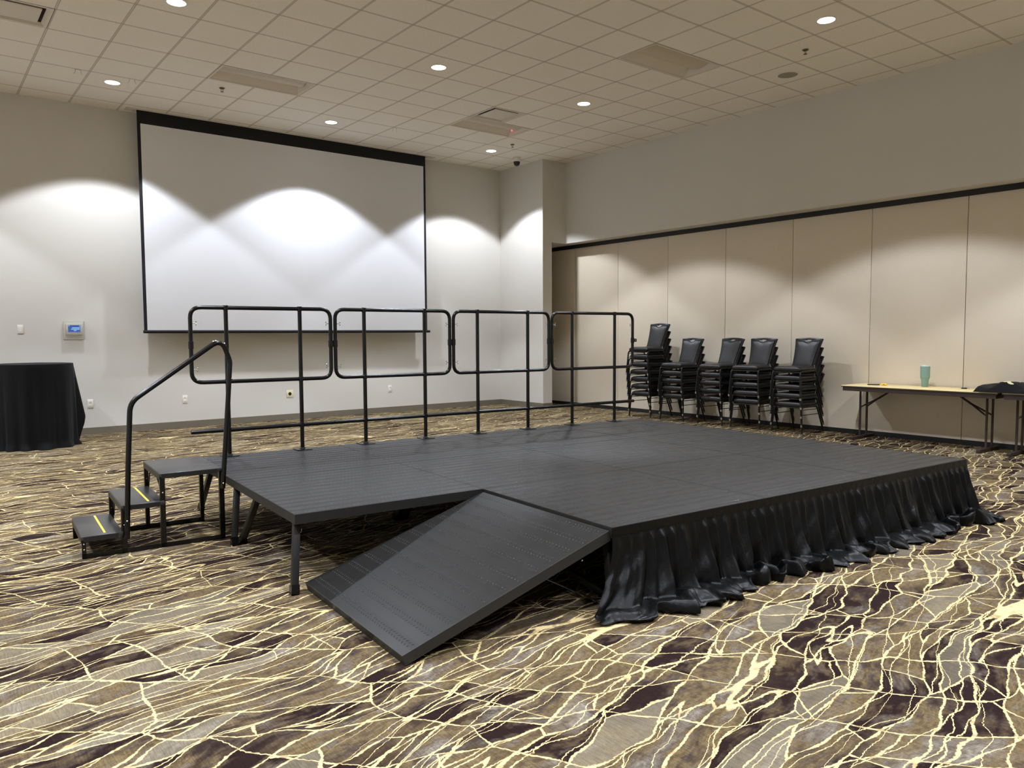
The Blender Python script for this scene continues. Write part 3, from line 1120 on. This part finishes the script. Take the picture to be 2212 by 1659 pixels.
mb = MB()
rows = []
for n in range(N + 1):
    s = Ltot * n / N
    b, nr = skirt_base(s)
    tg = Vector((-nr.y, nr.x))
    corner = exp(-((s - La) / 0.10) ** 2)
    left = exp(-(s / 0.12) ** 2)
    col = []
    ph = s / 0.082 * 2 * pi + 3.2 * (fbm(s * 2.2, 3) - 0.5) * 2
    # gathered pleats: sharp crests, wide hollows
    cr = (0.5 + 0.5 * sin(ph)) ** 2.2
    cr2 = 0.5 + 0.5 * sin(s / 0.165 * 2 * pi + 4 * fbm(s * 1.7, 9))
    amp = 0.35 + 1.1 * vnoise(s * 7.0, 5)
    side = 1.0 if s < La else max(0.15, 1 - (s - La) / 0.15)
    pool = (0.035 + 0.15 * max(0.0, fbm(s * 1.9, 21) - 0.30) * 2.0 * (1 - 0.6 * left)) * side * (1 - 0.5 * corner)
    lift = 0.018 + 0.095 * max(0.0, fbm(s * 3.6, 31) - 0.34) * 2.0
    flare = 0.030 + 0.03 * fbm(s * 2.5, 41) + 0.03 * corner
    slip = 0.10 * (fbm(s * 1.3, 51) - 0.5) * (1 - left) * (1 - corner) - 0.19 * exp(-(s / 0.26) ** 2)
    for q in range(nb):
        z = SH - 0.002 - 0.044 * q / (nb - 1)
        o = 0.001 + 0.0016 * vnoise(s * 40, 7)
        p = b + nr * o
        col.append(Vector((p.x, p.y, z)))
    z_end = 0.035 + 0.03 * vnoise(s * 4.1, 61)
    for q in range(1, nd + 1):
        u = q / nd
        z = (SH - 0.046) * (1 - u) + z_end * u
        ph2 = ph + 2.2 * u * (fbm(s * 2.9 + 5, 71) - 0.5) * 2
        c1 = (0.5 + 0.5 * sin(ph2)) ** 2.2
        fold = (c1 * amp * (1 - 0.55 * u) + cr2 * 1.2 * u) * (1 - 0.7 * left)
        o = 0.004 + flare * u ** 1.3 + (0.016 + 0.046 * u) * fold * min(1.0, u * 9)
        o += 0.016 * u * (fbm(s * 9 + 3 * u, 81) - 0.5) * 2
        sag = 0.012 * sin(u * 9 + s * 21) * u * (fbm(s * 5, 91))
        p = b + nr * max(0.003, o + sag) + tg * slip * u * u
        col.append(Vector((p.x, p.y, z)))
    o0 = o
    for q in range(1, npool + 1):
        u = q / npool
        bulge = sin(pi * min(1, u * 1.02))
        z = z_end * (1 - u) ** 1.5 + lift * bulge * (0.55 + 0.45 * sin(s * 23 + 7 * u + 5 * fbm(s * 3, 95))) + 0.003
        z += 0.020 * bulge * (fbm(s * 15 + u * 7, 131) - 0.4)
        oo = o0 + pool * (sin(u * pi * 0.62) / sin(pi * 0.62) if u < 0.85 else 1.0 - (u - 0.85) * 0.9) + 0.012 * sin(s * 47 + 6 * u) * bulge
        p = b + nr * oo + tg * (slip + 0.03 * (fbm(s * 6 + u, 97) - 0.5))
        col.append(Vector((p.x, p.y, max(0.002, z))))
    rows.append([mb.bm.verts.new(v) for v in col])
for A, B in zip(rows, rows[1:]):
    for q in range(len(A) - 1):
        mb.bm.faces.new((A[q], A[q + 1], B[q + 1], B[q]))
sk = mb.build('gathered_cloth', M['satin'], t, smooth=1.4)
mb = MB()
prev = None
for n in range(0, 241):
    s = Ltot * n / 240
    b, nr = skirt_base(s)
    p = b + nr * 0.0035
    cur = [mb.bm.verts.new((p.x, p.y, SH - 0.001)), mb.bm.verts.new((p.x + nr.x * .0012, p.y + nr.y * .0012, SH - 0.02)), mb.bm.verts.new((p.x + nr.x * .0012, p.y + nr.y * .0012, SH - 0.044))]
    if prev:
        for q in range(2):
            mb.bm.faces.new((prev[q], prev[q + 1], cur[q + 1], cur[q]))
    prev = cur
mb.build('header_band', M['satin'], t, smooth=1.4)

# ------------------------------------------------------------------ stacked chairs
def back_outline(n=56):
    """front view outline of the backrest in (y, h): h from 0 at the bottom to 1 at the top"""
    pts = []
    H = 0.485
    seq = []
    # bottom edge, right side, arched top, left side
    for k in range(8):
        seq.append((-0.165 + 0.33 * k / 7, 0.0))
    for k in range(1, 20):
        u = k / 20
        seq.append((0.165 + 0.015 * u + 0.036 * u ** 2.4, H * u * 0.965))
    for k in range(0, 16):
        u = k / 15
        y = 0.216 - 0.432 * u
        seq.append((y, H * 0.965 + 0.017 * (1 - (y / 0.216) ** 2)))
    for k in range(1, 20):
        u = 1 - k / 20
        seq.append((-(0.165 + 0.015 * u + 0.036 * u ** 2.4), H * u * 0.965))
    return seq


def make_chair():
    t = thing('stacking_chair', 'chair', 'chair', (0, 0, 0), 0, 'black stacking banquet chairs')
    # seat: rounded cushion, crowned, with a waterfall front
    mb = MB()
    nx, ny = 14, 12
    prof = lambda a: math.copysign(abs(a) ** 0.55, a)
    top, bot = [], []
    for i in range(nx + 1):
        u = sin(pi / 2 * (-1 + 2 * i / nx))
        x = -0.01 + 0.215 * u
        w = 0.203 - 0.012 * (u + 1) / 2
        ra, rb = [], []
        for j in range(ny + 1):
            v = sin(pi / 2 * (-1 + 2 * j / ny))
            e = max(0.0, 1 - abs(u) ** 9) * max(0.0, 1 - abs(v) ** 9)
            zc = 0.425 + 0.039 * e ** 0.33 - 0.006 * max(0, -u - 0.6)
            zl = 0.425 - 0.042 * e ** 0.22
            ra.append(mb.bm.verts.new((x, w * v, zc)))
            if i in (0, nx) or j in (0, ny):
                rb.append(ra[-1])
            else:
                rb.append(mb.bm.verts.new((x, w * v, zl)))
        top.append(ra)
        bot.append(rb)
    for L, fl in ((top, False), (bot, True)):
        for i in range(nx):
            for j in range(ny):
                f = [L[i][j], L[i + 1][j], L[i + 1][j + 1], L[i][j + 1]]
                mb.bm.faces.new(f if not fl else f[::-1])
    seat = mb.build('seat', M['vinyl'], t, smooth=1.2)
    MB().box((-0.19, -0.165, 0.373), (0.18, 0.165, 0.386)).build('seat_pan', M['chairmetal'], seat)
    # backrest
    x0, z0, x1, z1 = 0.150, 0.405, 0.335, 0.872
    tilt = math.atan2(x1 - x0, z1 - z0)
    RB = Matrix.Translation((x0, 0, z0)) @ Matrix.Rotation(tilt, 4, 'Y')
    out = back_outline()
    hc = (0.0, 0.452)
    n = len(out)
    hole = []
    for (y, h_) in out:
        a = math.atan2(h_ - hc[1], y - hc[0])
        hole.append((hc[0] + 0.042 * cos(a), hc[1] + (0.0065 if sin(a) > 0 else 0.017) * sin(a)))
    mb = MB()
    def bend(h_):
        return 0.020 * (h_ / 0.485 - 0.5) ** 2 * -1.0
    rings = []
    for (loop, xx) in ((out, 0.0), (hole, 0.0), (hole, 0.022), (out, 0.022)):
        rings.append([mb.bm.verts.new((xx + bend(h_), y, h_)) for (y, h_) in loop])
    for A, B in ((0, 1), (1, 2), (2, 3), (3, 0)):
        for k in range(n):
            mb.bm.faces.new((rings[A][k], rings[A][(k + 1) % n], rings[B][(k + 1) % n], rings[B][k]))
    bmesh.ops.transform(mb.bm, matrix=RB, verts=mb.bm.verts[:])
    back = mb.build('backrest', M['chairmetal'], t, bevel=0.003, smooth=0.9)
    # padded front panel with a dip under the hand hole
    mb = MB()
    pad = []
    for k in range(9):
        pad.append((-0.150 + 0.30 * k / 8, 0.018))
    for k in range(1, 14):
        u = k / 14
        pad.append((0.150 + 0.010 * u + 0.024 * u ** 2.2, 0.018 + 0.410 * u))
    for k in range(0, 17):
        u = k / 16
        y = 0.184 - 0.368 * u
        dip = 0.030 * exp(-(y / 0.055) ** 2)
        pad.append((y, 0.430 + 0.010 * (1 - (y / 0.184) ** 2) - dip))
    for k in range(1, 14):
        u = 1 - k / 14
        pad.append((-(0.150 + 0.010 * u + 0.024 * u ** 2.2), 0.018 + 0.410 * u))
    m = len(pad)
    cy, ch = 0.0, 0.215
    R = []
    for s_, d in ((1.0, 0.002), (1.0, -0.008), (0.955, -0.017), (0.86, -0.022), (0.6, -0.025), (0.3, -0.026)):
        R.append([mb.bm.verts.new((d + bend(ch + (h_ - ch) * s_), cy + (y - cy) * s_, ch + (h_ - ch) * s_)) for (y, h_) in pad])
    for A, B in zip(R, R[1:]):
        for k in range(m):
            mb.bm.faces.new((A[k], A[(k + 1) % m], B[(k + 1) % m], B[k]))
    mb.bm.faces.new(R[-1])
    mb.bm.faces.new(R[0][::-1])
    bmesh.ops.transform(mb.bm, matrix=RB, verts=mb.bm.verts[:])
    mb.build('back_cushion', M['vinyl'], back, smooth=1.0)
    # legs: front and rear, joined under the seat
    r = 0.0123
    for s_ in (-1, 1):
        mid = Vector((-0.02, s_ * 0.212, 0.398))
        fp = fillet([mid, (-0.222, s_ * 0.212, 0.396), (-0.248, s_ * 0.238, 0.012)], 0.055, 6)
        lg = MB().sweep(fp, r, 10).build('leg', M['chairmetal'], t)
        f = Vector(fp[-1])
        MB().cyl(f + Vector((0, 0, 0.020)), f + Vector((0, 0, -0.011)), 0.0135, 10).build('glide', M['chrome'], lg)
        rp = fillet([mid, (0.150, s_ * 0.212, 0.398), (0.305, s_ * 0.232, 0.012)], 0.06, 6)
        lg = MB().sweep(rp, r, 10).build('leg', M['chairmetal'], t)
        f = Vector(rp[-1])
        MB().cyl(f + Vector((-0.006, 0, 0.018)), f + Vector((0, 0, -0.011)), 0.0135, 10).build('glide', M['chrome'], lg)
        for z in (0.355, 0.285):
            mb = MB()
            fa = Vector((-0.248 + 0.026 * z / 0.40, s_ * (0.238 - 0.026 * z / 0.40), z))
            ra = Vector((0.305 - 0.155 * z / 0.40, s_ * (0.232 - 0.02 * z / 0.40), z))
            mb.cyl(fa, ra, 0.0055, 8)
            mb.build('side_stretcher', M['chairmetal'], t)
        mb = MB()
        mb.sphere((0.163, s_ * 0.186, 0.438), 0.009, 8)
        mb.build('bolt', M['chrome'], t)
    # brackets from seat frame to backrest
        mb = MB().sweep([(0.10, s_ * 0.188, 0.400), (0.150, s_ * 0.180, 0.402), (0.190, s_ * 0.172, 0.47)], 0.010, 8)
        mb.build('back_bracket', M['chairmetal'], t)
    for x in (-0.21, 0.14):
        MB().cyl((x, -0.212, 0.380), (x, 0.212, 0.380), 0.007, 8).build('cross_rail', M['chairmetal'], t)
    return t


chair = make_chair()
stacks = [('the tallest stack beside the guard rail', 9.80, 8.755, 0.0, 7),
          ('the second stack from the guard rail', 9.80, 8.075, 0.0, 5),
          ('the third and middle stack', 9.80, 7.315, -3.5, 5),
          ('the fourth stack, hugging the middle one', 9.80, 6.725, 5.0, 5),
          ('the last stack, nearest the table', 9.82, 6.035, -1.0, 5)]
ordn = ['bottom', 'second from the bottom', 'third from the bottom', 'fourth from the bottom', 'fifth from the bottom', 'sixth from the bottom']
used = False
for txt, x, y, deg, n in stacks:
    a = radians(deg)
    for k in range(n):
        pos = 'top' if k == n - 1 else ordn[k]
        lab = 'black vinyl chair, %s of %s' % (pos, txt)
        sh_ = 0.012 * k
        loc = (x - sh_ * cos(a), y - sh_ * sin(a), 0.1225 * k)
        if not used:
            chair.location = loc
            chair.rotation_euler = (0, 0, a)
            chair['label'] = lab
            used = True
        else:
            dup(chair, loc, a, lab)

# ------------------------------------------------------------------ folding tables by the partition
ZT = 0.720
def folding_table(label, y0, y1, off, xa=9.74, xb=10.345):
    yc = (y0 + y1) / 2
    t = thing('folding_table', label, 'folding table', ((xa + xb) / 2, yc, 0), 0, 'folding tables by the partition')
    hx, hy = (xb - xa) / 2, (y1 - y0) / 2
    tp = MB().box((-hx, -hy, ZT - 0.012), (hx, hy, ZT)).build('table_top', M['laminate'], t, bevel=0.003)
    mb = MB()
    mb.box((-hx - 0.001, -hy - 0.001, ZT - 0.022), (hx + 0.001, hy + 0.001, ZT - 0.010))
    mb.build('edge_band', M['tbrown'], tp)
    mb = MB()
    a, b = hx - 0.006, hy - 0.02
    for q in ((-a, -b, a, -b + 0.02), (-a, b - 0.02, a, b), (-a, -b + .02, -a + .02, b - .02), (a - .02, -b + .02, a, b - .02)):
        mb.box((q[0], q[1], ZT - 0.072), (q[2], q[3], ZT - 0.022))
    mb.build('apron', M['tbrown'], t)
    for s_ in (-1, 1):
        yl = s_ * (hy - (off[1] if s_ > 0 else off[0]))
        MB().box((-0.285, yl - 0.022, 0.001), (0.292, yl + 0.022, 0.042)).build('foot_bar', M['tbrown'], t, bevel=0.006)
        for x in (-0.068, 0.105):
            MB().sweep([(x, yl, 0.040), (x, yl, ZT - 0.024)], 0.0135, 12).build('leg', M['tbrown'], t)
        mb = MB()
        yt = yl - s_ * 0.40
        mb.sweep([(0.0185, yt, ZT - 0.04), (0.0185, yl - s_ * 0.20, 0.545)], 0.013, 8)
        for x in (-0.066, 0.103):
            mb.sweep([(0.0185, yl - s_ * 0.215, 0.556), (x, yl - s_ * 0.008, 0.425)], 0.010, 8)
        mb.build('brace', M['tbrown'], t)
    return t


folding_table('cream topped brown folding table carrying the green tumbler by the partition', 3.475, 5.345, (0.19, 0.145))
folding_table('cream topped brown folding table at the right edge, under the black shirt', 1.56, 3.432, (0.19, 0.085))

t = thing('tumbler', 'sage green insulated tumbler on the cream folding table', 'tumbler', (10.165, 4.462, ZT))
body = MB().lathe([(0.001, 0.001), (0.036, 0.001), (0.040, 0.006), (0.0435, 0.085), (0.046, 0.098), (0.053, 0.112), (0.0555, 0.125), (0.0575, 0.255), (0.056, 0.262), (0.050, 0.262), (0.050, 0.255), (0.001, 0.255)], seg=36).build('cup_body', M['tumbler'], t)
mb = MB().lathe([(0.001, 0.255), (0.0495, 0.255), (0.0495, 0.268), (0.046, 0.272), (0.001, 0.272)], seg=32)
mb.box((-0.03, -0.012, 0.270), (0.01, 0.012, 0.280))
mb.build('lid', M['lid'], t)

t = thing('smartphone', 'flat black handheld device lying left of the yellow block on the table', 'phone', (10.03, 5.055, ZT), radians(28))
MB().box((-0.036, -0.075, 0.001), (0.036, 0.075, 0.013)).build('case', M['gadget'], t, bevel=0.004)
MB().box((-0.031, -0.068, 0.0125), (0.031, 0.068, 0.0142)).build('glass_face', pm('dark_glass', (14, 14, 18), 0.08), t)
t = thing('tape_measure', 'small yellow rounded block beside the black device on the table', 'tool', (10.06, 4.930, ZT), radians(18))
MB().box((-0.030, -0.036, 0.001), (0.030, 0.036, 0.027)).build('yellow_case', M['yellow'], t, bevel=0.010, seg=3)
MB().box((-0.031, -0.012, 0.010), (-0.0285, 0.012, 0.018)).build('slot', M['gadget'], t)

t = thing('key_ring', 'small black key fob with a metal key on the table, left of the shirt', 'keys', (10.14, 3.985, ZT), radians(200))
MB().box((-0.018, -0.034, 0.001), (0.018, 0.030, 0.015)).build('fob', M['gadget'], t, bevel=0.006, seg=3)
mb = MB()
lp = [Vector((0.0, 0.040 + 0.013 * sin(a), 0.006 + 0.003 * cos(a))) + Vector((0.013 * cos(a), 0, 0)) for a in [2 * pi * k / 16 for k in range(16)]]
mb.sweep(lp, 0.0016, 6, closed=True)
mb.build('ring', M['chrome'], t)
mb = MB()
mb.lathe([(0.001, 0.002), (0.012, 0.002), (0.012, 0.0045), (0.001, 0.0045)], (0.004, 0.062, 0), 16)
mb.box((0.001, 0.070, 0.0022), (0.008, 0.108, 0.0044))
mb.build('key', M['chrome'], t)

# folded shirt across the gap of the two tables
t = thing('folded_shirt', 'rumpled black shirt with a cream print lying across both tables', 'clothing', (10.0, 3.30, ZT))
mb = MB()
nx, ny = 40, 60
grid = []


def shirt_h(x, y):
    """height over the table; x across the table, y along it (positive = towards the far table end)"""
    ex = min(1.0, max(0.0, (0.27 - abs(x)) / 0.07))
    hy_ = 0.062 * exp(-((y - 0.12) / 0.20) ** 2) + 0.050
    ridge = 0.016 * sin(7.0 * x + 16.0 * y + 3 * fbm(3 * y + 4, 3)) * (0.5 + fbm(5 * x + 9, 5))
    tail = min(1.0, max(0.0, (0.435 - y) / 0.012)) * min(1.0, max(0.0, (y + 0.62) / 0.08))
    h = (hy_ * (0.78 + 0.22 * cos(2.6 * x)) + ridge) * (ex ** 0.45) * (tail ** 0.4)
    return max(0.004, h)


for i in range(nx + 1):
    row = []
    for j in range(ny + 1):
        u, v = i / nx, j / ny
        x = -0.27 + 0.54 * u
        y = -0.62 + 1.06 * v
        edge = 0.03 * (fbm(9 * v + 2, 11) - 0.5) * (1 if i in (0, nx) else 0) * 2
        row.append(mb.bm.verts.new((x + edge + 0.01 * sin(15 * y), y + 0.02 * sin(11 * x), shirt_h(x, y))))
    grid.append(row)
for i in range(nx):
    for j in range(ny):
        mb.bm.faces.new((grid[i][j], grid[i + 1][j], grid[i + 1][j + 1], grid[i][j + 1]))
bl = [mb.bm.verts.new((v.co.x, v.co.y, 0.002)) for v in ([grid[i][0] for i in range(nx + 1)] + [grid[nx][j] for j in range(1, ny + 1)] + [grid[i][ny] for i in range(nx - 1, -1, -1)] + [grid[0][j] for j in range(ny - 1, 0, -1)])]
rim = [grid[i][0] for i in range(nx + 1)] + [grid[nx][j] for j in range(1, ny + 1)] + [grid[i][ny] for i in range(nx - 1, -1, -1)] + [grid[0][j] for j in range(ny - 1, 0, -1)]
for k in range(len(rim)):
    mb.bm.faces.new((rim[k], rim[(k + 1) % len(rim)], bl[(k + 1) % len(rim)], bl[k]))
shirt = mb.build('shirt_body', M['tshirt'], t, smooth=1.4)
mb = MB()
for (cx, cy, ra, rb, n) in ((-0.06, 0.125, 0.15, 0.105, 26), (-0.19, 0.07, 0.03, 0.04, 14)):
    c = mb.bm.verts.new((cx, cy, shirt_h(cx, cy) + 0.003))
    prev_ring = None
    for q in (0.33, 0.66, 1.0):
        ring = []
        for k in range(n):
            a = 2 * pi * k / n
            x, y = cx + ra * q * cos(a), cy + rb * q * sin(a)
            ring.append(mb.bm.verts.new((x, y, shirt_h(x, y) + 0.003)))
        for k in range(n):
            if prev_ring is None:
                mb.bm.faces.new((c, ring[k], ring[(k + 1) % n]))
            else:
                mb.bm.faces.new((prev_ring[k], ring[k], ring[(k + 1) % n], prev_ring[(k + 1) % n]))
        prev_ring = ring
mb.build('printed_emblem', M['print'], t, smooth=1.4)

# ------------------------------------------------------------------ cocktail table with black cloth (left edge)
CX, CY, RT_, HT = 1.250, 11.62, 0.455, 1.072
t = thing('cocktail_table', 'tall round cocktail table hidden under the black cloth', 'cocktail table', (CX, CY, 0))
MB().lathe([(0.001, HT - 0.03), (RT_ - 0.012, HT - 0.03), (RT_ - 0.012, HT - 0.006), (0.001, HT - 0.006)], seg=40).build('table_top', M['tbrown'], t)
MB().cyl((0, 0, 0.03), (0, 0, HT - 0.03), 0.035, 16).build('pedestal', M['steel'], t)
MB().lathe([(0.001, 0.001), (0.26, 0.001), (0.26, 0.012), (0.06, 0.035), (0.001, 0.035)], seg=32).build('base', M['steel'], t)
mb = MB()
NA, NV = 220, 34
rows = []
for n in range(NA):
    a = 2 * pi * n / NA
    colv = []
    fold = 0.5 + 0.5 * sin(a * 13 + 1.2 * sin(3 * a) + 0.4)
    fold2 = 0.5 + 0.5 * sin(a * 29 + 2 * sin(5 * a))
    # the cloth is square: hem short at four points, long (lying on the carpet) between; the short point faces right
    lift = 0.0
    for c0 in (0.10, 0.10 + pi):
        d = math.atan2(sin(a - c0), cos(a - c0))
        lift = max(lift, exp(-(d / 0.13) ** 4))
    hem = 0.006 + 0.36 * lift
    ring = [(0.0, HT), (0.5, HT), (0.9, HT + 0.0), (1.0, HT - 0.003)]
    for f, z in ring[1:]:
        colv.append(Vector((RT_ * f * cos(a), RT_ * f * sin(a), z)))
    for q in range(1, NV + 1):
        u = q / NV
        z = (HT - 0.003) * (1 - u) + hem * u
        dz = (HT - z)
        rr = RT_ + 0.004 + 0.030 * u ** 0.8 * fold * (1 - lift) + 0.010 * u * fold2 * (1 - lift) + lift * 0.125 * dz / 0.7 - 0.012 * u * (1 - lift)
        if u > 0.93 and lift < 0.3:
            k = (u - 0.93) / 0.07
            rr += (0.010 + 0.035 * fold) * k
        colv.append(Vector((rr * cos(a), rr * sin(a), max(0.003, z))))
    rows.append([mb.bm.verts.new(v) for v in colv])
c = mb.bm.verts.new((0, 0, HT))
for n in range(NA):
    A, B = rows[n], rows[(n + 1) % NA]
    mb.bm.faces.new((c, A[0], B[0]))
    for q in range(len(A) - 1):
        mb.bm.faces.new((A[q], A[q + 1], B[q + 1], B[q]))
o = mb.build('tablecloth', M['cloth'], smooth=1.3)
o.location = (CX, CY, 0)
tag(o, 'black cloth draped to the floor over the tall round table at the left edge', 'tablecloth')

# ------------------------------------------------------------------ world, camera, view
w = bpy.data.worlds.new('room_world')
SC.world = w
w.use_nodes = True
bg = w.node_tree.nodes.get('Background')
bg.inputs[0].default_value = (0.02, 0.02, 0.02, 1)
bg.inputs[1].default_value = 0.0

yaw, pitch, roll, F = 0.6641, -0.0636, -0.0052, 1663.145
fw = Vector((sin(yaw) * cos(pitch), cos(yaw) * cos(pitch), sin(pitch)))
rt = Vector((cos(yaw), -sin(yaw), 0))
up = rt.cross(fw)
r2 = rt * cos(roll) + up * sin(roll)
u2 = -rt * sin(roll) + up * cos(roll)
cd = bpy.data.cameras.new('camera')
co_ = bpy.data.objects.new('camera', cd)
COL.objects.link(co_)
cd.sensor_fit = 'HORIZONTAL'
cd.sensor_width = 36.0
cd.lens = 36.0 * F / 2212.0
cd.clip_start = 0.05
cd.clip_end = 100
co_.matrix_world = Matrix(((r2.x, u2.x, -fw.x, 0), (r2.y, u2.y, -fw.y, 0), (r2.z, u2.z, -fw.z, 1.4064), (0, 0, 0, 1)))
SC.camera = co_
SC.view_settings.view_transform = 'Standard'
SC.view_settings.look = 'None'
SC.view_settings.gamma = 1.0
SC.view_settings.use_curve_mapping = False
SC.view_settings.exposure = 0.0
